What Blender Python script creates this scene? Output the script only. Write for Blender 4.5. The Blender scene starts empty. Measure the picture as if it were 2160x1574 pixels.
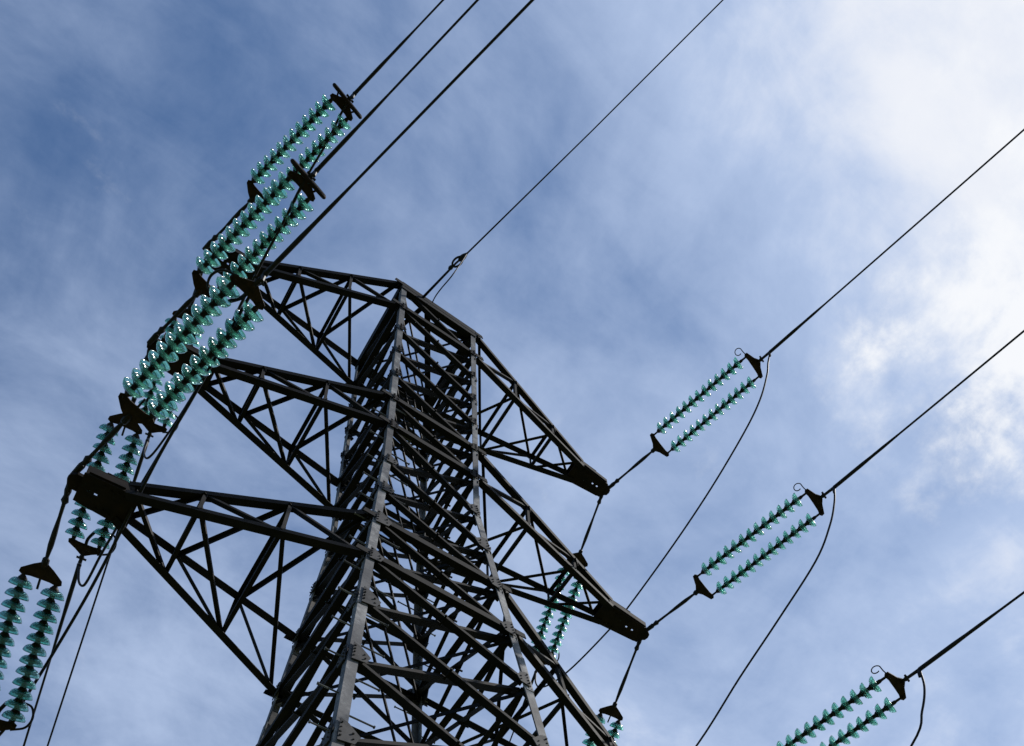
import bpy, bmesh, math, random
from mathutils import Vector, Matrix
random.seed(7)
V = Vector
S = bpy.context.scene
C = S.collection

# ------------------------------------------------------------------ camera
cd = bpy.data.cameras.new("camera")
cam = bpy.data.objects.new("camera", cd); C.objects.link(cam)
RR = ((0.782951, -0.610497, -0.119503), (0.351305, 0.592452, -0.724972), (0.513393, 0.525636, 0.678332))
m = Matrix.Identity(4)
for i in range(3):
    m[i][0] = RR[0][i]; m[i][1] = -RR[1][i]; m[i][2] = -RR[2][i]
m[0][3], m[1][3], m[2][3] = -3.687, -7.824, 3.267
cam.matrix_world = m
cd.sensor_fit = 'HORIZONTAL'; cd.sensor_width = 36.0
cd.lens = 2505.6175 / 2160 * 36
cd.shift_x = -341.79 / 2160; cd.shift_y = 1086.04 / 2160
cd.clip_start = 0.1; cd.clip_end = 6000
S.camera = cam

# ------------------------------------------------------------------ sun + sky
SUN = V((0.62, -0.28, 0.74)).normalized()
EL = math.asin(SUN.z); ROT = math.atan2(SUN.x, SUN.y)
sl = bpy.data.lights.new("sun", 'SUN'); sl.energy = 4.8; sl.angle = math.radians(0.5); sl.color = (1, 0.96, 0.9)
so = bpy.data.objects.new("sun", sl); C.objects.link(so)
so.rotation_euler = (-SUN).to_track_quat('-Z', 'Y').to_euler(); so.location = (30, -30, 80)

W = bpy.data.worlds.new("World"); S.world = W; W.use_nodes = True
nt = W.node_tree; nt.nodes.clear(); N = nt.nodes.new; Lk = nt.links.new
def math_n(op, a, b=None, clamp=False):
    n = N('ShaderNodeMath'); n.operation = op; n.use_clamp = clamp
    for i, x in enumerate((a, b)):
        if x is None: continue
        if isinstance(x, (int, float)): n.inputs[i].default_value = x
        else: Lk(x, n.inputs[i])
    return n.outputs[0]
def ramp_n(x, a, b):
    n = N('ShaderNodeMapRange'); n.interpolation_type = 'SMOOTHSTEP'
    Lk(x, n.inputs[0]); n.inputs[1].default_value = a; n.inputs[2].default_value = b
    return n.outputs[0]
def noise_n(vec, scale, detail, rough, dist=0.0):
    n = N('ShaderNodeTexNoise'); n.inputs['Scale'].default_value = scale; n.inputs['Detail'].default_value = detail
    n.inputs['Roughness'].default_value = rough; n.inputs['Distortion'].default_value = dist
    Lk(vec, n.inputs['Vector']); return n.outputs['Fac']
def map_n(vec, loc=(0, 0, 0), rot=(0, 0, 0), sc=(1, 1, 1)):
    n = N('ShaderNodeMapping'); n.inputs['Location'].default_value = loc; n.inputs['Rotation'].default_value = rot
    n.inputs['Scale'].default_value = sc; Lk(vec, n.inputs['Vector']); return n.outputs[0]
tc = N('ShaderNodeTexCoord'); sep = N('ShaderNodeSeparateXYZ'); Lk(tc.outputs['Generated'], sep.inputs[0])
zc = math_n('MAXIMUM', sep.outputs[2], 0.05)
cmb = N('ShaderNodeCombineXYZ')
Lk(math_n('DIVIDE', sep.outputs[0], zc), cmb.inputs[0]); Lk(math_n('DIVIDE', sep.outputs[1], zc), cmb.inputs[1])
P = cmb.outputs[0]                       # position on a flat cloud deck overhead
def blob(cx, cy, r0, r1):                # round patch of the cloud deck
    n = N('ShaderNodeVectorMath'); n.operation = 'DISTANCE'; Lk(P, n.inputs[0]); n.inputs[1].default_value = (cx, cy, 0)
    return ramp_n(n.outputs['Value'], r1, r0)
sky = N('ShaderNodeTexSky'); sky.sky_type = 'NISHITA'; sky.sun_disc = False
sky.sun_elevation = EL; sky.sun_rotation = ROT; sky.air_density = 1.0; sky.dust_density = 0.6; sky.ozone_density = 4.0
# thin cirrus veil: broad patches times fine streaks
broad = noise_n(map_n(P, (3.1, 1.7, 0)), 4.2, 9, 0.58, 0.45)
streak = noise_n(map_n(P, (0.4, 0.2, 0), (0, 0, math.radians(-40)), (1.0, 2.6, 1)), 7.0, 9, 0.6, 0.6)
fine = noise_n(map_n(P, (1.3, 4.2, 0)), 16.0, 8, 0.62, 0.4)
veil = math_n('ADD', math_n('MULTIPLY', broad, 1.40), math_n('ADD', math_n('MULTIPLY', streak, 0.34), math_n('MULTIPLY', fine, 0.30)))
grad = math_n('ADD', math_n('MULTIPLY', sep.outputs[0], 0.58), math_n('MULTIPLY', ramp_n(sep.outputs[2], 0.965, 0.74), 0.16))
veil = math_n('ADD', veil, grad)
veil = math_n('ADD', veil, math_n('MULTIPLY', blob(0.41, -0.09, 0.0, 0.40), 0.80))
fveil = math_n('MULTIPLY', ramp_n(veil, 0.53, 1.88), 0.93)
# heaped cloud
cn = noise_n(map_n(P, (7.3, 2.9, 0)), 12.0, 14, 0.62, 0.12)
msk = math_n('ADD', math_n('MULTIPLY', blob(0.605, 0.085, 0.02, 0.22), 0.70), math_n('MULTIPLY', blob(0.475, 0.145, 0.0, 0.085), 0.40))
msk = math_n('ADD', msk, math_n('MULTIPLY', blob(0.44, -0.13, 0.02, 0.24), 0.64))
cum = math_n('ADD', math_n('MULTIPLY', cn, 1.6), msk)
fcum = math_n('ADD', math_n('MULTIPLY', ramp_n(cum, 1.00, 1.50), 0.45), math_n('MULTIPLY', ramp_n(cum, 1.22, 1.62), 0.55))
def mix_c(f, a, b):
    n = N('ShaderNodeMix'); n.data_type = 'RGBA'; Lk(f, n.inputs[0])
    for x, i in ((a, 6), (b, 7)):
        if isinstance(x, tuple): n.inputs[i].default_value = x
        else: Lk(x, n.inputs[i])
    return n.outputs[2]
tint = N('ShaderNodeMix'); tint.data_type = 'RGBA'; tint.blend_type = 'MULTIPLY'; tint.inputs[0].default_value = 1.0
Lk(sky.outputs[0], tint.inputs[6]); tint.inputs[7].default_value = (0.80, 1.06, 1.24, 1)
fthick = math_n('MULTIPLY', ramp_n(veil, 1.50, 2.15), 0.95)
col = mix_c(fveil, tint.outputs[2], (5.2, 6.35, 8.7, 1))
col = mix_c(fthick, col, (8.7, 8.95, 9.6, 1))
col = mix_c(fcum, col, (9.3, 9.5, 9.9, 1))
bg = N('ShaderNodeBackground'); bg.inputs[1].default_value = 0.1; Lk(col, bg.inputs[0])
wo = N('ShaderNodeOutputWorld'); Lk(bg.outputs[0], wo.inputs[0])

S.view_settings.view_transform = 'Standard'; S.view_settings.look = 'None'
S.view_settings.exposure = 0.0; S.view_settings.gamma = 1.0
S.render.engine = 'CYCLES'
S.cycles.max_bounces = 12; S.cycles.transmission_bounces = 10; S.cycles.transparent_max_bounces = 16

# ------------------------------------------------------------------ materials
def material(name, c1, c2, rough, metal=0.0, scale=6.0, c3=None, bump=0.0, spec=0.15):
    mt = bpy.data.materials.new(name); mt.use_nodes = True; t = mt.node_tree; b = t.nodes['Principled BSDF']
    tx = t.nodes.new('ShaderNodeTexCoord'); nz = t.nodes.new('ShaderNodeTexNoise')
    nz.inputs['Scale'].default_value = scale; nz.inputs['Detail'].default_value = 10; nz.inputs['Roughness'].default_value = 0.72
    t.links.new(tx.outputs['Object'], nz.inputs['Vector'])
    rp = t.nodes.new('ShaderNodeValToRGB'); rp.color_ramp.elements[0].position = 0.35; rp.color_ramp.elements[1].position = 0.68
    rp.color_ramp.elements[0].color = (*c1, 1); rp.color_ramp.elements[1].color = (*c2, 1)
    if c3:
        e = rp.color_ramp.elements.new(0.53); e.color = (*c3, 1)
    t.links.new(nz.outputs['Fac'], rp.inputs[0]); t.links.new(rp.outputs[0], b.inputs['Base Color'])
    b.inputs['Roughness'].default_value = rough; b.inputs['Metallic'].default_value = metal; b.inputs['Specular IOR Level'].default_value = spec
    if bump:
        bp = t.nodes.new('ShaderNodeBump'); bp.inputs['Strength'].default_value = bump; bp.inputs['Distance'].default_value = 0.01
        t.links.new(nz.outputs['Fac'], bp.inputs['Height']); t.links.new(bp.outputs[0], b.inputs['Normal'])
    return mt
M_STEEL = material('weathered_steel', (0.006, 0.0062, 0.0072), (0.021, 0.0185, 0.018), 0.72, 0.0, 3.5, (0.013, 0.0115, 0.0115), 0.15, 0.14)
M_LEG = material('galvanised_steel', (0.035, 0.036, 0.042), (0.36, 0.355, 0.355), 0.62, 0.0, 1.9, (0.12, 0.12, 0.126), 0.25, 0.25)
M_GUSSET = material('gusset_steel', (0.02, 0.02, 0.023), (0.075, 0.073, 0.075), 0.7, 0.0, 6.0, None, 0.15)
M_PLATE = material('rusty_plate', (0.008, 0.0068, 0.0066), (0.027, 0.017, 0.012), 0.75, 0.0, 4.0, None, 0.2)
M_CAP = material('insulator_cap', (0.012, 0.010, 0.009), (0.035, 0.026, 0.02), 0.55, 0.0, 18.0)
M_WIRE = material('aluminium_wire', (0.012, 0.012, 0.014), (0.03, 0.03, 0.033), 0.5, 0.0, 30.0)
M_YOKE = material('yoke_plate', (0.012, 0.009, 0.008), (0.048, 0.029, 0.019), 0.7, 0.0, 9.0, None, 0.15)
M_GRASS = material('hill_grass', (0.05, 0.06, 0.02), (0.13, 0.13, 0.05), 0.9, 0.0, 0.4, (0.08, 0.09, 0.03))
def glass_material():
    mt = bpy.data.materials.new('toughened_glass'); mt.use_nodes = True; t = mt.node_tree; t.nodes.clear()
    out = t.nodes.new('ShaderNodeOutputMaterial')
    tx = t.nodes.new('ShaderNodeTexCoord'); nz = t.nodes.new('ShaderNodeTexNoise'); nz.inputs['Scale'].default_value = 9.0; nz.inputs['Detail'].default_value = 6
    t.links.new(tx.outputs['Object'], nz.inputs['Vector'])
    oi = t.nodes.new('ShaderNodeObjectInfo'); ad = t.nodes.new('ShaderNodeMath'); ad.operation = 'MULTIPLY_ADD'; ad.inputs[1].default_value = 0.35
    t.links.new(oi.outputs['Random'], ad.inputs[0]); t.links.new(nz.outputs['Fac'], ad.inputs[2])
    rp = t.nodes.new('ShaderNodeValToRGB'); rp.color_ramp.elements[0].position = 0.3; rp.color_ramp.elements[1].position = 0.95
    rp.color_ramp.elements[0].color = (0.26, 0.74, 0.63, 1); rp.color_ramp.elements[1].color = (0.58, 0.93, 0.86, 1)
    t.links.new(ad.outputs[0], rp.inputs[0])
    gl = t.nodes.new('ShaderNodeBsdfPrincipled')
    gl.inputs['Roughness'].default_value = 0.15; gl.inputs['Transmission Weight'].default_value = 1.0; gl.inputs['IOR'].default_value = 1.5
    gl.inputs['Coat Weight'].default_value = 0.15; gl.inputs['Coat Roughness'].default_value = 0.25
    t.links.new(rp.outputs[0], gl.inputs['Base Color'])
    tr = t.nodes.new('ShaderNodeBsdfTranslucent'); tr.inputs['Color'].default_value = (0.30, 0.76, 0.65, 1)
    mx = t.nodes.new('ShaderNodeMixShader'); mx.inputs[0].default_value = 0.10
    t.links.new(gl.outputs[0], mx.inputs[1]); t.links.new(tr.outputs[0], mx.inputs[2])
    t.links.new(mx.outputs[0], out.inputs['Surface'])
    return mt
M_GLASS = glass_material()

# ------------------------------------------------------------------ helpers
def finish(name, bm, mat, parent=None, smooth=False):
    bmesh.ops.recalc_face_normals(bm, faces=bm.faces[:])
    me = bpy.data.meshes.new(name); bm.to_mesh(me); bm.free()
    if smooth:
        for p in me.polygons: p.use_smooth = True
    me.materials.append(mat)
    o = bpy.data.objects.new(name, me); C.objects.link(o)
    if parent is not None: o.parent = parent
    return o
def empty(name, label, cat, loc=(0, 0, 0), group=None):
    o = bpy.data.objects.new(name, None); C.objects.link(o); o.location = loc; o.empty_display_size = 0.3
    o['label'] = label; o['category'] = cat
    if group: o['group'] = group
    return o
def prism(bm, poly, a, b):
    """extrude polygon given as list of offset vectors from a to b"""
    va = [bm.verts.new(a + q) for q in poly]; vb = [bm.verts.new(b + q) for q in poly]
    n = len(poly)
    for i in range(n):
        bm.faces.new((va[i], va[(i + 1) % n], vb[(i + 1) % n], vb[i]))
    bm.faces.new(va[::-1]); bm.faces.new(vb)
def angle(bm, p0, p1, w, t, n, off=0.0, top=False, k=0.55):
    """steel L-section from p0 to p1; n = outward normal of the face it lies in"""
    p0, p1, n = V(p0), V(p1), V(n)
    a = (p1 - p0).normalized(); n = (n - a * n.dot(a)).normalized(); u = n.cross(a).normalized()
    if (u.z < -1e-6) == top: u = -u     # corner of the L on the lower edge unless top
    v = -n
    h = w * k                           # short leg in the face, long leg turned inward
    c = u * (h / 2) + n * off
    poly = [c, c - u * h, c - u * h + v * t, c - u * t + v * t, c - u * t + v * w, c + v * w]
    prism(bm, poly, p0, p1)
def flat(bm, p0, p1, w, t, n):
    p0, p1, n = V(p0), V(p1), V(n)
    a = (p1 - p0).normalized(); n = (n - a * n.dot(a)).normalized(); u = n.cross(a)
    prism(bm, [u * w / 2 + n * t / 2, -u * w / 2 + n * t / 2, -u * w / 2 - n * t / 2, u * w / 2 - n * t / 2], p0, p1)
def rod(bm, p0, p1, r0, r1=None, seg=8):
    p0, p1 = V(p0), V(p1); r1 = r0 if r1 is None else r1
    a = (p1 - p0).normalized(); u = a.orthogonal().normalized(); v = a.cross(u)
    A, B = [], []
    for i in range(seg):
        k = 2 * math.pi * i / seg; d = u * math.cos(k) + v * math.sin(k)
        A.append(bm.verts.new(p0 + d * r0)); B.append(bm.verts.new(p1 + d * r1))
    for i in range(seg): bm.faces.new((A[i], A[(i + 1) % seg], B[(i + 1) % seg], B[i]))
    bm.faces.new(A[::-1]); bm.faces.new(B)
def tube(bm, pts, rad, seg=8):
    """swept tube through pts; rad number or list"""
    pts = [V(p) for p in pts]; n = len(pts); rings = []; u = None
    for i, p in enumerate(pts):
        a = (pts[min(i + 1, n - 1)] - pts[max(i - 1, 0)]).normalized()
        u = a.orthogonal().normalized() if u is None else (u - a * u.dot(a)).normalized()
        v = a.cross(u); r = rad[i] if isinstance(rad, (list, tuple)) else rad
        rings.append([bm.verts.new(p + (u * math.cos(2 * math.pi * k / seg) + v * math.sin(2 * math.pi * k / seg)) * r) for k in range(seg)])
    for A, B in zip(rings, rings[1:]):
        for k in range(seg): bm.faces.new((A[k], A[(k + 1) % seg], B[(k + 1) % seg], B[k]))
    bm.faces.new(rings[0][::-1]); bm.faces.new(rings[-1])
def plate(bm, pts, n, t):
    n = V(n).normalized(); a = [bm.verts.new(V(p) + n * t / 2) for p in pts]; b = [bm.verts.new(V(p) - n * t / 2) for p in pts]
    k = len(pts)
    for i in range(k): bm.faces.new((a[i], a[(i + 1) % k], b[(i + 1) % k], b[i]))
    bm.faces.new(a); bm.faces.new(b[::-1])
def spline(pts, k=8):
    pts = [V(p) for p in pts]; q = [2 * pts[0] - pts[1]] + pts + [2 * pts[-1] - pts[-2]]; o = []
    for i in range(1, len(q) - 2):
        a, b, c, d = q[i - 1:i + 3]
        for j in range(k):
            t = j / k
            o.append(0.5 * ((2 * b) + (c - a) * t + (2 * a - 5 * b + 4 * c - d) * t * t + (3 * b - a - 3 * c + d) * t ** 3))
    return o + [pts[-1]]

# ------------------------------------------------------------------ ground: a grassy hillside
def ground_z(x, y):
    z = -0.2 * y if y < 0 else -0.30 * y * y / (y + 25)
    return z + 0.5 * math.sin(x * 0.05 + y * 0.03) * min(1, (abs(x) + abs(y)) / 40)
bm = bmesh.new()
def axis_steps():
    a = [0]; st = 3.0
    while a[-1] < 900: a.append(a[-1] + st); st *= 1.13
    return [-x for x in a[:0:-1]] + a
ax = axis_steps(); grid = [[bm.verts.new((x, y, ground_z(x, y))) for x in ax] for y in ax]
for j in range(len(ax) - 1):
    for i in range(len(ax) - 1): bm.faces.new((grid[j][i], grid[j][i + 1], grid[j + 1][i + 1], grid[j + 1][i]))
g = finish('ground', bm, M_GRASS, None, True); g['kind'] = 'structure'

# ------------------------------------------------------------------ lattice tower
ZT = 24.0; ZP = ZT - 5.885
def half(z):
    if z > ZP:
        k = (ZT - z) / 5.885; return 0.682 + 0.022 * k, 0.799 + 0.001 * k
    return 0.704 + 0.081 * (ZP - z), 0.800 + 0.116 * (ZP - z)
def corner(sx, sy, z):
    hx, hy = half(z); return V((sx * hx, sy * hy, z))
LV = dict(t1=24.0, b1=23.132, t2=19.888, b2=19.095, t3=16.151, b3=15.104)
tower = empty('lattice_tower', 'tall dark steel lattice pylon with three pairs of crossarms carrying glass insulators', 'pylon')
CORN = [(-1, -1), (1, -1), (1, 1), (-1, 1)]
ZB = ground_z(0, 0) - 0.4
legs = {}
for sx, sy in CORN:
    bm = bmesh.new()
    for z0, z1, w, t in ((ZT + 0.03, ZP + 0.1, 0.086, 0.012), (ZP + 0.1, 14.2, 0.098, 0.014), (14.2, ZB, 0.108, 0.016)):
        zs = [z0, ZP, z1] if z0 > ZP > z1 else [z0, z1]
        for a, b in zip(zs, zs[1:]):
            pa, pb = corner(sx, sy, a), corner(sx, sy, b)
            X, Y = V((-sx, 0, 0)), V((0, -sy, 0))
            prism(bm, [V((0, 0, 0)), X * w, X * w + Y * t, X * t + Y * t, X * t + Y * w, Y * w], pa, pb)
    # splice covers and bolt heads on both flanges
    for zz in (ZP + 0.1, 14.2):
        pa, pb = corner(sx, sy, zz + 0.34), corner(sx, sy, zz - 0.34)
        if zz > ZP - 0.3: pb = corner(sx, sy, ZP + 0.0); pa = corner(sx, sy, ZP + 0.45)
        w = 0.095; X, Y = V((-sx, 0, 0)), V((0, -sy, 0)); o = -X * 0.006 - Y * 0.006; t = 0.0055
        prism(bm, [o, o + X * w, o + X * w + Y * t, o + X * t + Y * t, o + X * t + Y * w, o + Y * w], pa, pb)
    legs[sx, sy] = finish('leg', bm, M_LEG, tower)

# bracing levels down the body
zs = [LV['t1'], LV['b1']]
zs += [LV['b1'] - (LV['b1'] - LV['t2']) * k / 4 for k in (1, 2, 3, 4)] + [LV['b2']]
zs += [LV['b2'] - (LV['b2'] - LV['t3']) * k / 3 for k in (1, 2, 3)] + [LV['b3']]
z = LV['b3']; st = 1.05
while z - st > ZB + 1.2:
    z -= st; zs.append(z); st *= 1.16
zs.append(ZB + 0.3)
strutz = {LV[k] for k in LV}
FACES = [((-1, -1), (1, -1), V((0, -1, 0))), ((1, -1), (1, 1), V((1, 0, 0))), ((1, 1), (-1, 1), V((0, 1, 0))), ((-1, 1), (-1, -1), V((-1, 0, 0)))]
def inset(a, b, k): return a + (b - a) * k, b + (a - b) * k
for i, (za, zb) in enumerate(zip(zs, zs[1:])):
    wb = 0.078 if za > ZP + 1 else (0.076 if za > 15.5 else 0.088)
    for (c0, c1, n) in FACES:
        a0, b0 = corner(*c0, za), corner(*c1, za); a1, b1 = corner(*c0, zb), corner(*c1, zb)
        fn = (b0 - a0).cross(a1 - a0); fn.normalize()
        if fn.dot(n) < 0: fn = -fn
        o = -fn * 0.016
        bm = bmesh.new(); wf = wb if abs(n.y) > 0.5 else wb * 0.72
        p, q = inset(a0 + o, b1 + o, 0.03); angle(bm, p, q, wf, 0.008, fn)
        p, q = inset(b0 + o, a1 + o, 0.03); o2 = -fn * (wf + 0.004)
        angle(bm, p + o2, q + o2, wf, 0.008, fn)
        # bolt through the crossing
        cpt = (a0 + b1 + b0 + a1) / 4; rod(bm, cpt + fn * 0.012, cpt - fn * (wb + 0.05), 0.014, None, 6)
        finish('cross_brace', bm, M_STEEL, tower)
    if za in strutz or 11 < za < ZP:
        for (c0, c1, n) in FACES:
            if za not in strutz and n.y < -0.5: continue
            bm = bmesh.new(); a0, b0 = corner(*c0, za), corner(*c1, za); big = 0.13 if za == LV['t1'] else (0.09 if za in strutz else 0.065)
            angle(bm, a0 + n * 0.004, b0 + n * 0.004, big, 0.01, n, 0.012, False, 1.0)
            if za == LV['t1']:
                angle(bm, a0 - V((0, 0, .125)) + n * 0.004, b0 - V((0, 0, .125)) + n * 0.004, 0.11, 0.01, n, 0.012, False, 0.8)
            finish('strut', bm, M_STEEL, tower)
# plan bracing inside the body at the arm levels
for k in [z for z in zs if z > 14]:
    bm = bmesh.new(); zz = k - 0.07
    angle(bm, corner(-1, -1, zz), corner(1, 1, zz), 0.06, 0.008, (0, 0, 1))
    angle(bm, corner(-1, 1, zz - 0.07), corner(1, -1, zz - 0.07), 0.06, 0.008, (0, 0, 1))
    finish('plan_brace', bm, M_STEEL, tower)
# gusset plates with bolts at the nodes
for i, zz in enumerate(zs[1:-1]):
    if zz < 9: break
    for sx, sy in CORN:
        sz = (0.10 if zz > ZP else 0.15) * random.uniform(0.85, 1.2)
        bm = bmesh.new(); c = corner(sx, sy, zz)
        dn = (corner(sx, sy, zz - 1) - c).normalized()
        for X, n in ((V((-sx, 0, 0)), V((0, sy, 0))), (V((0, -sy, 0)), V((sx, 0, 0)))):
            o = c + n * 0.018 + X * 0.03
            plate(bm, [o - dn * sz, o - dn * sz * 0.8 + X * sz * 0.45, o + X * sz * 1.15, o + dn * sz * 0.8 + X * sz * 0.9, o + dn * sz], n, 0.010)
            for bx, bz in ((0.02, -0.6), (0.02, -0.2), (0.02, 0.2), (0.02, 0.6), (0.55, 0.0), (0.6, 0.45)):
                q = o + X * sz * bx * 1.2 + X * 0.012 + dn * sz * bz
                rod(bm, q + n * 0.004, q + n * random.uniform(0.014, 0.026), random.uniform(0.008, 0.011), None, 6)
        finish('gusset_plate', bm, M_GUSSET if zz < ZP + 0.5 else M_STEEL, tower)
# climbing bolts on the nearest and the farthest leg
for key in ((-1, -1), (1, 1)):
    sx, sy = key; zz = ZP + 1.6; k = 0
    while zz > 3.0:
        c = corner(sx, sy, zz); bm = bmesh.new(); X = V((-sx, 0, 0)); Y = V((0, -sy, 0))
        if k % 2: rod(bm, c + Y * 0.075, c + Y * 0.075 - X * 0.19, 0.010, None, 6); e = c + Y * 0.075 - X * 0.19; rod(bm, e, e - X * 0.012, 0.017, None, 6)
        else: rod(bm, c + Y * 0.05 + X * 0.03, c + Y * 0.05 + X * 0.36, 0.010, None, 6); e = c + Y * 0.05 + X * 0.36; rod(bm, e, e + X * 0.012, 0.017, None, 6)
        finish('step_bolt', bm, M_LEG, legs[key])
        zz -= 0.33; k += 1
# top frame: K of two bars from the earth-wire point on the front beam to the back corners
PT = V((-0.317, -0.80, 23.973))
for cx in (1, -1):
    bm = bmesh.new(); w = 0.10 if cx > 0 else 0.06
    angle(bm, V((-0.22, -0.79, ZT - 0.03)), corner(cx, 1, ZT - 0.03), w, 0.01, (0, 0, 1), 0.0, False, 1.0); finish('plan_brace', bm, M_STEEL, tower)
bm = bmesh.new(); plate(bm, [PT + V((-0.07, 0.02, -0.09)), PT + V((0.07, 0.02, -0.09)), PT + V((0.05, 0.02, 0.04)), PT + V((-0.03, 0.02, 0.05))], (0, 1, 0), 0.014)
finish('earth_wire_lug', bm, M_STEEL, tower)

# ------------------------------------------------------------------ crossarms
def crossarm(s, lt, lb, xo, xi, zt):
    """s side, levels of root, xo outer tip x, xi inner end of tip box, zt tip height"""
    zt_u, zb_l = LV[lt], LV[lb]
    hx, hy = half(zt_u); hxl, hyl = half(zb_l)
    yw, ye = (0.18, 0.125) if s > 0 else (0.20, 0.165); hbox = 0.085; L = xo - xi
    def hw(x): return yw + (ye - yw) * max(0, (x - xi)) / L
    root = {('u', -1): V((s * (hx + 0.03), -hy, zt_u)), ('u', 1): V((s * (hx + 0.03), hy, zt_u)),
            ('l', -1): V((s * (hxl + 0.03), -hyl, zb_l)), ('l', 1): V((s * (hxl + 0.03), hyl, zb_l))}
    tip = {k: V((s * (xi + 0.05), k[1] * (yw + 0.01), zt + (hbox if k[0] == 'u' else -hbox))) for k in root}
    # chords: the first makes the crossarm part itself (the frame of four chords)
    bm = bmesh.new()
    for k in root:
        n = V((0, k[1], 0)); up = k[0] == 'u'
        a, b = root[k], tip[k]
        angle(bm, a, b, 0.096, 0.011, n, 0.0, False, 0.7)
        # bolted root bracket
        plate(bm, [a + n * 0.014 + V((-s * 0.03, 0, 0.035)), a + n * 0.014 + V((s * 0.09, 0, 0.03)), a + n * 0.014 + V((s * 0.11, 0, -0.05)), a + n * 0.014 + V((-s * 0.03, 0, -0.05))], n, 0.012)
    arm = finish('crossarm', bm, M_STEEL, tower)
    def at(k, f): return root[k] + (tip[k] - root[k]) * f
    st = [0.02, 0.35, 0.70, 0.97]
    for lev, dirn in (('u', -1), ('l', 1)):
        nn = V((0, 0, 1 if lev == 'u' else -1))
        for i, f in enumerate(st[1:3]):
            bm = bmesh.new(); angle(bm, at((lev, -1), f), at((lev, 1), f), 0.058, 0.007, nn, -0.012, False, 0.8); finish('arm_brace', bm, M_STEEL, arm)
        for i in range(3):
            bm = bmesh.new(); a, b = at((lev, dirn), st[i]), at((lev, -dirn), st[i + 1]); angle(bm, a, b, 0.058, 0.007, nn, -0.022, False, 0.8); finish('arm_brace', bm, M_STEEL, arm)
    for sy in (-1, 1):
        nn = V((0, sy, 0))
        for i, f in enumerate(st[1:3]):
            bm = bmesh.new(); angle(bm, at(('u', sy), f), at(('l', sy), f), 0.052, 0.006, nn, -0.012, False, 0.8); finish('arm_brace', bm, M_STEEL, arm)
        for i in range(2):
            bm = bmesh.new(); angle(bm, at(('l', sy), st[i]), at(('u', sy), st[i + 1]), 0.052, 0.006, nn, -0.02, False, 0.8); finish('arm_brace', bm, M_STEEL, arm)
    # box at the tip: bottom plate with two holes, top plate, cheeks, lugs
    bm = bmesh.new()
    xs = [xi - 0.10, xi + L * 0.52, xi + L * 0.52 + 0.035, xi + L * 0.66, xi + L * 0.66 + 0.035, xo - 0.06]
    for zz in (zt - hbox - 0.006, zt + hbox + 0.006):
        for i in range(5):
            for j in range(3):
                if j == 1 and i in (1, 3): continue
                if zz > zt and i > 0: continue
                x0, x1 = xs[i], xs[i + 1]
                ya = [-hw(x0) - 0.015, -0.013, 0.013, hw(x0) + 0.015]; yb = [-hw(x1) - 0.015, -0.013, 0.013, hw(x1) + 0.015]
                plate(bm, [(s * x0, ya[j], zz), (s * x1, yb[j], zz), (s * x1, yb[j + 1], zz), (s * x0, ya[j + 1], zz)], (0, 0, 1), 0.012)
    for sy in (-1, 1):
        xa, xb = xi - 0.02, xo - 0.07; yA, yB = sy * (hw(xa) + 0.005), sy * (hw(xb) + 0.005)
        plate(bm, [(s * xa, yA, zt - hbox), (s * xb, yB, zt - hbox), (s * xb, yB, zt + hbox), (s * xa, yA, zt + hbox)], (0, 1, 0), 0.012)
        xa, xb = xi + 0.06, xo - 0.10; yA, yB = sy * hw(xa), sy * hw(xb)
        plate(bm, [(s * xa, yA, zt - hbox + 0.02), (s * xb, yB, zt - hbox + 0.02), (s * xb, yB + sy * 0.035, zt - hbox + 0.02), (s * xa, yA + sy * 0.035, zt - hbox + 0.02)], (0, 0, 1), 0.010)
        for q in range(5):          # bolts of the splice to the chords
            xq = xi - 0.04 + q * 0.07; rod(bm, (s * xq, sy * (yw - 0.05 - 0.02 * (q % 2)), zt - hbox - 0.012), (s * xq, sy * (yw - 0.05 - 0.02 * (q % 2)), zt - hbox - 0.034), 0.011, None, 6)
    # rounded nose holding the shackles
    nose = [(s * (xo - 0.10), -0.10, zt - 0.03), (s * (xo - 0.01), -0.10, zt - 0.03), (s * (xo + 0.05), -0.06, zt - 0.03), (s * (xo + 0.065), 0, zt - 0.03), (s * (xo + 0.05), 0.06, zt - 0.03), (s * (xo - 0.01), 0.10, zt - 0.03), (s * (xo - 0.10), 0.10, zt - 0.03)]
    plate(bm, nose, (0, 0, 1), 0.05)
    finish('tip_plate', bm, M_PLATE, arm)
    return arm
u = 0.91
crossarm(1, 't1', 'b1', 3.89, 3.22, 23.32)
crossarm(1, 't2', 'b2', 4.22, 3.42, 19.06)
crossarm(1, 't3', 'b3', 4.40, 3.60, 14.63)
crossarm(-1, 't1', 'b1', 3.36, 2.72, 22.83)
crossarm(-1, 't2', 'b2', 3.55, 2.90, 19.20)
crossarm(-1, 't3', 'b3', 3.72, 3.20, 15.55)

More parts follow.
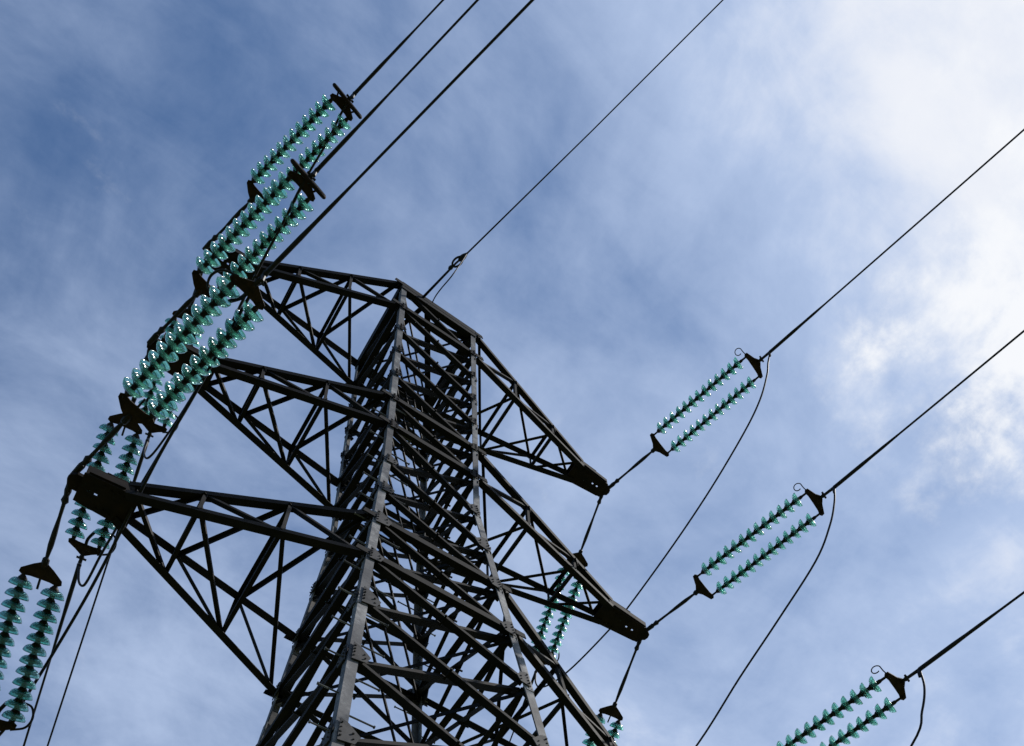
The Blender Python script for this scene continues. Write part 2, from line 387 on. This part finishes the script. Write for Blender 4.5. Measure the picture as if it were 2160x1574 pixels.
# ------------------------------------------------------------------ insulator discs (shared meshes, axis +X, tower side at x = 0)
def lathe(profile, seg):
    bm = bmesh.new(); rings = []
    for x, r in profile:
        rings.append([bm.verts.new((x, r * math.cos(2 * math.pi * k / seg), r * math.sin(2 * math.pi * k / seg))) for k in range(seg)] if r > 1e-6 else [bm.verts.new((x, 0, 0))])
    for A, B in zip(rings, rings[1:]):
        for k in range(seg):
            k2 = (k + 1) % seg
            if len(A) == 1: bm.faces.new((A[0], B[k2], B[k]))
            elif len(B) == 1: bm.faces.new((A[k], A[k2], B[0]))
            else: bm.faces.new((A[k], A[k2], B[k2], B[k]))
    return bm
glass_prof = [(0.036, 0.0), (0.036, 0.046), (0.031, 0.055), (0.032, 0.068), (0.042, 0.088), (0.058, 0.106), (0.078, 0.119), (0.098, 0.126), (0.108, 0.1275), (0.111, 0.124),
              (0.104, 0.119), (0.088, 0.113), (0.070, 0.103), (0.066, 0.097), (0.086, 0.094), (0.088, 0.089), (0.062, 0.086), (0.054, 0.076), (0.080, 0.070), (0.082, 0.064),
              (0.056, 0.058), (0.054, 0.034), (0.054, 0.0)]
cap_prof = [(-0.016, 0.0), (-0.016, 0.026), (0.0, 0.032), (0.008, 0.040), (0.020, 0.045), (0.034, 0.049), (0.046, 0.054), (0.056, 0.055), (0.060, 0.050), (0.060, 0.0)]
def disc_mesh(name, prof, mat, seg):
    bm = lathe(prof, seg); bmesh.ops.recalc_face_normals(bm, faces=bm.faces[:])
    me = bpy.data.meshes.new(name); bm.to_mesh(me); bm.free(); me.materials.append(mat)
    for p in me.polygons: p.use_smooth = True
    return me
glass_prof = [(0.046 + (x - 0.046) * 1.14, r) for x, r in glass_prof]
ME_GLASS = disc_mesh('glass_disc', glass_prof, M_GLASS, 28)
ME_CAP = disc_mesh('metal_cap', cap_prof, M_CAP, 14)

GRP = 'twin glass insulator strings between crossarm tips and conductors'
def assembly(label, P0, P1, n, pitch, ext, sep=0.35, ring=None, horn=None, dsc=1.0):
    """P0 shackle on the arm, P1 dead end of the conductor, n discs per string"""
    P0, P1 = V(P0), V(P1); a = (P1 - P0).normalized(); L = (P1 - P0).length
    h = a.cross(V((0, 0, 1))).normalized()
    if h.x < 0: h = -h
    nn = h.cross(a).normalized()
    if nn.z < 0: nn = -nn
    M = Matrix((( a.x, h.x, nn.x, P0.x), (a.y, h.y, nn.y, P0.y), (a.z, h.z, nn.z, P0.z), (0, 0, 0, 1)))
    root = empty('insulator_assembly', label, 'insulator', P0, GRP)
    root.rotation_euler = M.to_euler()
    sl = n * pitch
    cl, yd, ey, yf = (0.27, 0.09, 0.13, 0.09) if ext else (0.17, 0.085, 0.06, 0.115)
    back = L - cl                   # yoke apex on the conductor side
    x2 = back - yd                  # base of the second yoke
    s1 = x2 - ey; s0 = s1 - sl      # span of the discs
    x1 = s0 - ey                    # base of the first yoke
    ap = x1 - yf
    X = lambda x, y=0, z=0: V((x, y, z))
    # link from the tip with shackle and turnbuckle swellings
    bm = bmesh.new()
    tube(bm, [X(-0.15), X(0.0), X(0.05), X(0.11), X(0.14), X(ap * .35), X(ap * .55), X(ap * .72), X(ap - 0.10), X(ap - 0.08), X(ap - 0.03), X(ap + 0.03)],
         [0.028, 0.036, 0.026, 0.040, 0.020, 0.018, 0.028, 0.030, 0.018, 0.036, 0.038, 0.024], 10)
    rod(bm, X(ap - 0.06, 0, -0.06), X(ap - 0.06, 0, 0.06), 0.014); rod(bm, X(0.02, 0, -0.05), X(0.02, 0, 0.05), 0.014)
    finish('link_rod', bm, M_WIRE, root)
    # yokes
    for x_ap, x_b in ((ap, x1), (back, x2)):
        sg = 1 if x_b > x_ap else -1; w = sep / 2 + 0.045; bm = bmesh.new()
        plate(bm, [X(x_ap - sg * 0.035, -0.03), X(x_ap - sg * 0.035, 0.03), X(x_ap + sg * 0.01, 0.10), X(x_b - sg * 0.025, w), X(x_b + sg * 0.02, w + 0.008), X(x_b + sg * 0.045, w - 0.03),
                   X(x_b + sg * 0.030, sep / 2 - 0.06), X(x_b + sg * 0.028, 0), X(x_b + sg * 0.030, -sep / 2 + 0.06), X(x_b + sg * 0.045, -w + 0.03), X(x_b + sg * 0.02, -w - 0.008), X(x_b - sg * 0.025, -w), X(x_ap + sg * 0.01, -0.10)], (0, 0, 1), 0.02)
        for y in (-sep / 2, sep / 2, 0):
            xx = x_b if y else x_ap; rod(bm, X(xx, y, -0.035), X(xx, y, 0.035), 0.018, None, 6)
        finish('yoke_plate', bm, M_YOKE, root)
    # twin strings
    for y in (-sep / 2, sep / 2):
        bm = bmesh.new()
        tube(bm, [X(x1 + 0.0, y), X(s0 - 0.03, y), X(s0 - 0.02, y), X(s0, y), X(s0 + 0.02, y)], [0.016, 0.016, 0.018, 0.026, 0.02], 8)
        rod(bm, X(s0, y), X(s1, y), 0.027)
        tube(bm, [X(s1 - 0.03, y), X(s1, y), X(s1 + 0.03, y), X(x2, y)], [0.014, 0.028, 0.018, 0.016], 8)
        st = finish('insulator_string', bm, M_CAP, root)
        for i in range(n):
            for nm, me in (('glass_disc', ME_GLASS), ('metal_cap', ME_CAP)):
                o = bpy.data.objects.new(nm, me); C.objects.link(o); o.parent = st
                o.location = (s0 + i * pitch, y, 0); o.rotation_euler = (random.uniform(0, 6.28), random.uniform(-.035, .035), random.uniform(-.035, .035))
                o.scale = (pitch / 0.14 * (0.84 if ext else 1.0), dsc, dsc) if nm == 'glass_disc' else (pitch / 0.14, 1, 1)
    # dead-end clamp
    bm = bmesh.new()
    tube(bm, [X(back - 0.02), X(back + 0.03), X(back + 0.06), X(back + 0.08), X(back + 0.10), X(L - 0.02), X(L), X(L + 0.03)], [0.018, 0.022, 0.032, 0.034, 0.022, 0.024, 0.030, 0.024], 10)
    rod(bm, X(back + 0.08, -0.06), X(back + 0.08, 0.06), 0.016, None, 6); rod(bm, X(L - 0.02), X(L - 0.02 - 0.03, 0, -0.12), 0.024, 0.02, 8)
    finish('tension_clamp', bm, M_WIRE, root)
    if ring == 'racket':
        bm = bmesh.new(); R1, R2 = 0.24, 0.05; pts = []
        for k in range(29):
            t = 2 * math.pi * k / 28; pts.append(X(back + 0.03 - 0.0 * math.cos(t), math.cos(t) * R1, math.sin(t) * R2 - 0.01))
        tube(bm, pts, 0.028, 8); rod(bm, X(back + 0.02, 0, -0.08), X(back + 0.02, 0, 0.06), 0.014)
        rod(bm, X(x2, 0.1, 0), X(back + 0.03, 0.16, 0.05), 0.012); rod(bm, X(x2, -0.1, 0), X(back + 0.03, -0.16, 0.05), 0.012)
        finish('arcing_ring', bm, M_PLATE, root)
    if ring == 'curl':
        bm = bmesh.new(); y0 = -sep / 2
        pts = [X(x2 + 0.0, y0 - 0.02, 0.01), X(x2 - 0.015, y0 - 0.06, 0.04), X(x2 - 0.02, y0 - 0.10, 0.06)]
        for k in range(1, 13):
            t = math.radians(k * 24); pts.append(X(x2 - 0.08 + 0.062 * math.cos(t), y0 - 0.12 - 0.066 * math.sin(t), 0.06 + 0.004 * k))
        tube(bm, spline(pts, 3), 0.008, 6); finish('arcing_horn', bm, M_WIRE, root)
    if horn:
        bm = bmesh.new()
        rod(bm, X(x1 + 0.02, 0, 0), X(x1 + 0.14, 0, 0.01), 0.012, None, 8)
        finish('arcing_rod', bm, M_WIRE, root)
        bm = bmesh.new(); y0 = -sep / 2
        tube(bm, spline([X(x2 + 0.05, y0, 0), X(x2 - 0.02, y0 - 0.13, 0.02), X(x2 - 0.14, y0 - 0.17, 0.05), X(x2 - 0.25, y0 - 0.13, 0.07), X(x2 - 0.27, y0 - 0.04, 0.08)], 5), 0.013, 8)
        tube(bm, spline([X(x2 - 0.0, 0.0, 0), X(x2 - 0.10, 0.0, 0.06), X(x2 - 0.22, -0.05, 0.09)], 5), 0.020, 8)
        finish('arcing_horn', bm, M_WIRE, root)
    return root
NEAR = {'R1': ((3.94, -0.155, 23.33), (4.953, -3.514, 23.837)), 'R2': ((4.25, -0.155, 19.098), (5.305, -3.452, 19.554)), 'R3': ((4.414, -0.155, 14.627), (5.478, -3.466, 15.079)),
        'L1': ((-3.391, -0.155, 22.678), (-2.558, -2.946, 23.115)), 'L2': ((-3.555, -0.155, 19.129), (-2.758, -2.855, 19.552)), 'L3': ((-3.711, -0.155, 15.587), (-2.959, -2.823, 16.01))}
FAR = {'R1': ((3.894, 0.155, 23.308), (4.247, 3.003, 21.505)), 'R2': ((4.227, 0.155, 19.026), (4.568, 3.012, 17.223)),
       'L1': ((-3.353, 0.155, 22.99), (-3.069, 2.567, 21.468)), 'L2': ((-3.547, 0.155, 19.272), (-3.287, 2.56, 17.755)), 'L3': ((-3.731, 0.155, 15.517), (-3.448, 2.536, 14.015))}
NL = {'R1': 'highest right-hand twin glass strings with curled horn, running up from top right crossarm',
      'R2': 'twin green glass strings with curled horn running up from the middle right crossarm',
      'R3': 'twin green glass strings cut off by the bottom edge, at lower right corner',
      'L1': 'uppermost left twin strings of green glass discs ending in a thin dark ring plate',
      'L2': 'middle left twin strings of glass discs ending in an oval dark ring',
      'L3': 'largest left twin strings of glass discs, crossing in front of the middle left crossarm tip'}
FL = {'R1': 'twin dark green strings hanging behind the middle right crossarm, beside right pylon leg',
      'R2': 'twin green strings hanging from middle right crossarm, only first discs above bottom edge',
      'L1': 'twin glass strings hanging from top left crossarm, mostly hidden behind larger strings',
      'L2': 'twin glass strings hanging behind the lowest left crossarm tip plate, with hook at their end',
      'L3': 'twin glass strings at the bottom left corner, hanging from lowest left crossarm by long link'}
for k in NEAR:
    r = k[0] == 'R'
    assembly(NL[k], *NEAR[k], 13 if r else 12, 0.142 if r else 0.130, 0.05 if r else 0.0, 0.43 if r else 0.29, 'curl' if r else ('racket' if k != 'L3' else None), not r and k == 'L3', 0.93)
for k in FAR:
    r = k[0] == 'R'
    assembly(FL[k], *FAR[k], 13 if r else 12, 0.138 if r else 0.126, 0.0, 0.33 if r else 0.31, None, True, 0.93)

# ------------------------------------------------------------------ conductors, jumpers, earth wire
def wire(name, label, cat, pts, rad, group):
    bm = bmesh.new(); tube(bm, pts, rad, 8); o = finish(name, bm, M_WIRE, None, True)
    o['label'] = label; o['category'] = cat; o['group'] = group; return o
def span(P, d, length, drop, r):
    """conductor leaving P along d, sagging below the tangent"""
    P, d = V(P), V(d).normalized(); pts, rad = [], []
    for s_ in (0, .15, .3, .5, .7, .9, 1.2, 2, 4, 7, 11, 16, 22, 30, 40, 55, 75, 100):
        if s_ > length: break
        pts.append(P + d * s_ + V((0, 0, drop * s_ * s_))); rad.append(r * (1.9 if s_ < 0.6 else 1.5 if s_ < .95 else 1.0))
    return pts, rad
def sub(a, b): return V(a) - V(b)
NC = {'R1': (6.355, -8.444, 24.615), 'R2': (6.215, -6.659, 20.062), 'R3': (5.896, -4.928, 15.283), 'L1': (-2.092, -4.569, 23.371), 'L2': (-2.053, -5.355, 19.947), 'L3': (-1.992, -6.155, 16.533)}
CL = {'R1': 'black conductor leaving the highest right-hand strings for the right edge', 'R2': 'black conductor leaving the middle right strings for the right edge',
      'R3': 'black conductor leaving the lower right corner strings for the right edge', 'L1': 'black conductor from uppermost left strings, leftmost of the wires crossing the top edge',
      'L2': 'black conductor from the left strings with oval ring, second wire at top edge', 'L3': 'thick black conductor from largest left strings, passing top crossarm, third at top edge'}
for k in NEAR:
    p, r = span(NEAR[k][1], sub(NC[k], NEAR[k][1]), 100, 0.0006, 0.016 if k[0] == 'R' else 0.0125)
    wire('conductor', CL[k], 'power line', p, r, 'conductors of the near span')
FD = (0.105, 0.84, -0.53)
FC = {'R1': sub((4.247, 3.003, 21.505), (3.894, 0.155, 23.308)), 'R2': sub((4.583, 3.142, 17.141), (4.227, 0.155, 19.026)), 'L1': sub((-2.589, 6.77, 18.818), FAR['L1'][1]), 'L2': sub((-3.009, 4.676, 16.419), FAR['L2'][1]), 'L3': V(FD)}
FCL = {'R1': 'conductor descending from the strings behind middle right crossarm, seen through the lattice', 'R2': 'conductor descending from the middle right crossarm strings, below the bottom edge',
       'L1': 'thin conductor descending left of the pylon, rightmost wire at the bottom left edge', 'L2': 'thin conductor descending from hooked strings below lowest left crossarm tip',
       'L3': 'conductor descending from the strings in the bottom left corner'}
for k in FAR:
    if k in ('R2',): continue
    p, r = span(FAR[k][1], FC[k], 75, 0.0015, 0.014)
    wire('conductor', FCL[k], 'power line', p, r, 'conductors of the far span')
JP = {
'R1': [(4.953, -3.514, 23.837), (4.945, -3.40, 23.60), (4.938, -3.30, 23.30), (4.906, -3.02, 22.80), (4.849, -2.556, 22.337), (4.751, -1.646, 21.736), (4.641, -0.637, 21.233), (4.507, 0.599, 20.757), (4.451, 1.121, 20.66), (4.358, 1.979, 20.62), (4.297, 2.543, 20.72), (4.258, 2.904, 20.939), (4.245, 3.022, 21.205), (4.247, 3.003, 21.505)],
'R2': [(5.305, -3.452, 19.554), (5.295, -3.361, 19.227), (5.273, -3.155, 18.819), (5.228, -2.751, 18.354), (5.132, -1.87, 17.845), (5.036, -0.994, 17.379), (4.929, -0.022, 16.8), (4.80, 1.2, 16.35), (4.70, 2.2, 16.25), (4.62, 2.9, 16.5), (4.583, 3.142, 17.141)],
'R3': [(5.478, -3.466, 15.079), (5.463, -3.436, 14.729), (5.448, -3.291, 14.402), (5.417, -2.994, 14.013), (5.2, -1.6, 13.2), (5.0, 0.2, 12.5), (4.85, 2.0, 12.1), (4.769, 3.142, 12.742)],
'L1': [(-2.558, -2.946, 23.115), (-2.601, -2.672, 23.049), (-2.606, -2.233, 22.945), (-2.649, -1.741, 22.78), (-2.665, -1.123, 22.557), (-2.703, -0.61, 22.331), (-2.725, -0.062, 22.077), (-2.738, 0.507, 21.799), (-2.770, 1.117, 21.479), (-2.834, 1.699, 21.159), (-2.915, 2.168, 20.902), (-2.969, 2.379, 20.79), (-3.019, 2.45, 20.791), (-3.066, 2.549, 21.137), (-3.069, 2.567, 21.468)],
'L2': [(-2.758, -2.855, 19.552), (-2.827, -2.655, 19.517), (-2.839, -2.192, 19.393), (-2.866, -1.672, 19.214), (-2.878, -1.161, 19.019), (-2.893, -0.604, 18.776), (-2.925, 0.009, 18.484), (-2.987, 0.597, 18.186), (-3.050, 1.18, 17.877), (-3.095, 1.688, 17.597), (-3.128, 2.021, 17.41), (-3.144, 2.328, 17.234), (-3.171, 2.424, 17.185), (-3.229, 2.495, 17.349), (-3.287, 2.56, 17.755)],
'L3': [(-2.959, -2.823, 16.01), (-2.988, -2.679, 16.014), (-3.014, -2.178, 15.983), (-3.045, -1.569, 15.888), (-3.085, -1.035, 15.764), (-3.112, -0.63, 15.651), (-3.129, -0.119, 15.485), (-3.142, 0.371, 15.304), (-3.170, 0.936, 15.074), (-3.227, 1.57, 14.803), (-3.291, 2.125, 14.551), (-3.36, 2.42, 14.2), (-3.43, 2.55, 14.03)]}
JL = {'R1': 'slack jumper cable drooping from highest right strings behind the middle right tip plate', 'R2': 'slack jumper cable drooping from the middle right strings to the bottom edge',
      'R3': 'short visible slack jumper cable beside the lower right corner strings', 'L1': 'slack jumper cable from the uppermost left strings down past the middle left crossarm tip',
      'L2': 'slack jumper cable from oval ring strings ending in a hook under lowest left crossarm', 'L3': 'thickest slack jumper cable, from largest left strings to the bottom left corner'}
for k in JP:
    wire('jumper_cable', JL[k], 'jumper cable', spline(JP[k], 6), 0.016, 'jumper cables round the pylon')
# earth wire with its clamp
pts = [PT, V((-0.126, -1.546, 24.095)), V((-0.052, -1.762, 24.127)), V((0.674, -4.315, 24.53)), V((1.357, -6.798, 24.926))]
dd = (pts[-1] - pts[-2]).normalized()
for s_ in (4, 10, 20, 40, 80): pts.append(V((1.357, -6.798, 24.926)) + dd * s_ + V((0, 0, 0.0006 * s_ * s_)))
bm = bmesh.new(); tube(bm, pts, [0.022, 0.016, 0.013] + [0.0095] * (len(pts) - 3), 8)
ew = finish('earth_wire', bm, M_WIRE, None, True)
ew['label'] = 'lone thin earth wire rising from the pylon top to the top edge'; ew['category'] = 'power line'
c0 = pts[1]; e = (pts[2] - c0).normalized(); sd = e.cross(V((0, 0, 1))).normalized()
bm = bmesh.new(); tube(bm, [c0 - e * .16, c0 - e * .13, c0 - e * .10, c0 - e * .06], [0.014, 0.034, 0.034, 0.016], 8)
ring = [c0 + e * (0.03 - 0.10 * math.cos(t)) + sd * 0.055 * math.sin(t) for t in [2 * math.pi * k / 18 for k in range(19)]]
tube(bm, ring, 0.016, 8)
tube(bm, [c0 + e * .06, c0 + e * .12, c0 + e * .17, c0 + e * .24], [0.024, 0.046, 0.04, 0.014], 8)
finish('wire_clamp', bm, M_WIRE, ew)
wire('earth_jumper', 'thin slack wire loop beside the earth wire clamp above the pylon top', 'jumper cable',
     spline([(-0.052, -1.762, 24.127), (-0.12, -1.66, 23.78), (-0.195, -1.522, 23.45), (-0.235, -1.281, 23.44), (-0.205, -1.041, 23.70), (-0.16, -0.85, 23.93)], 6), 0.0095, 'jumper cables round the pylon')
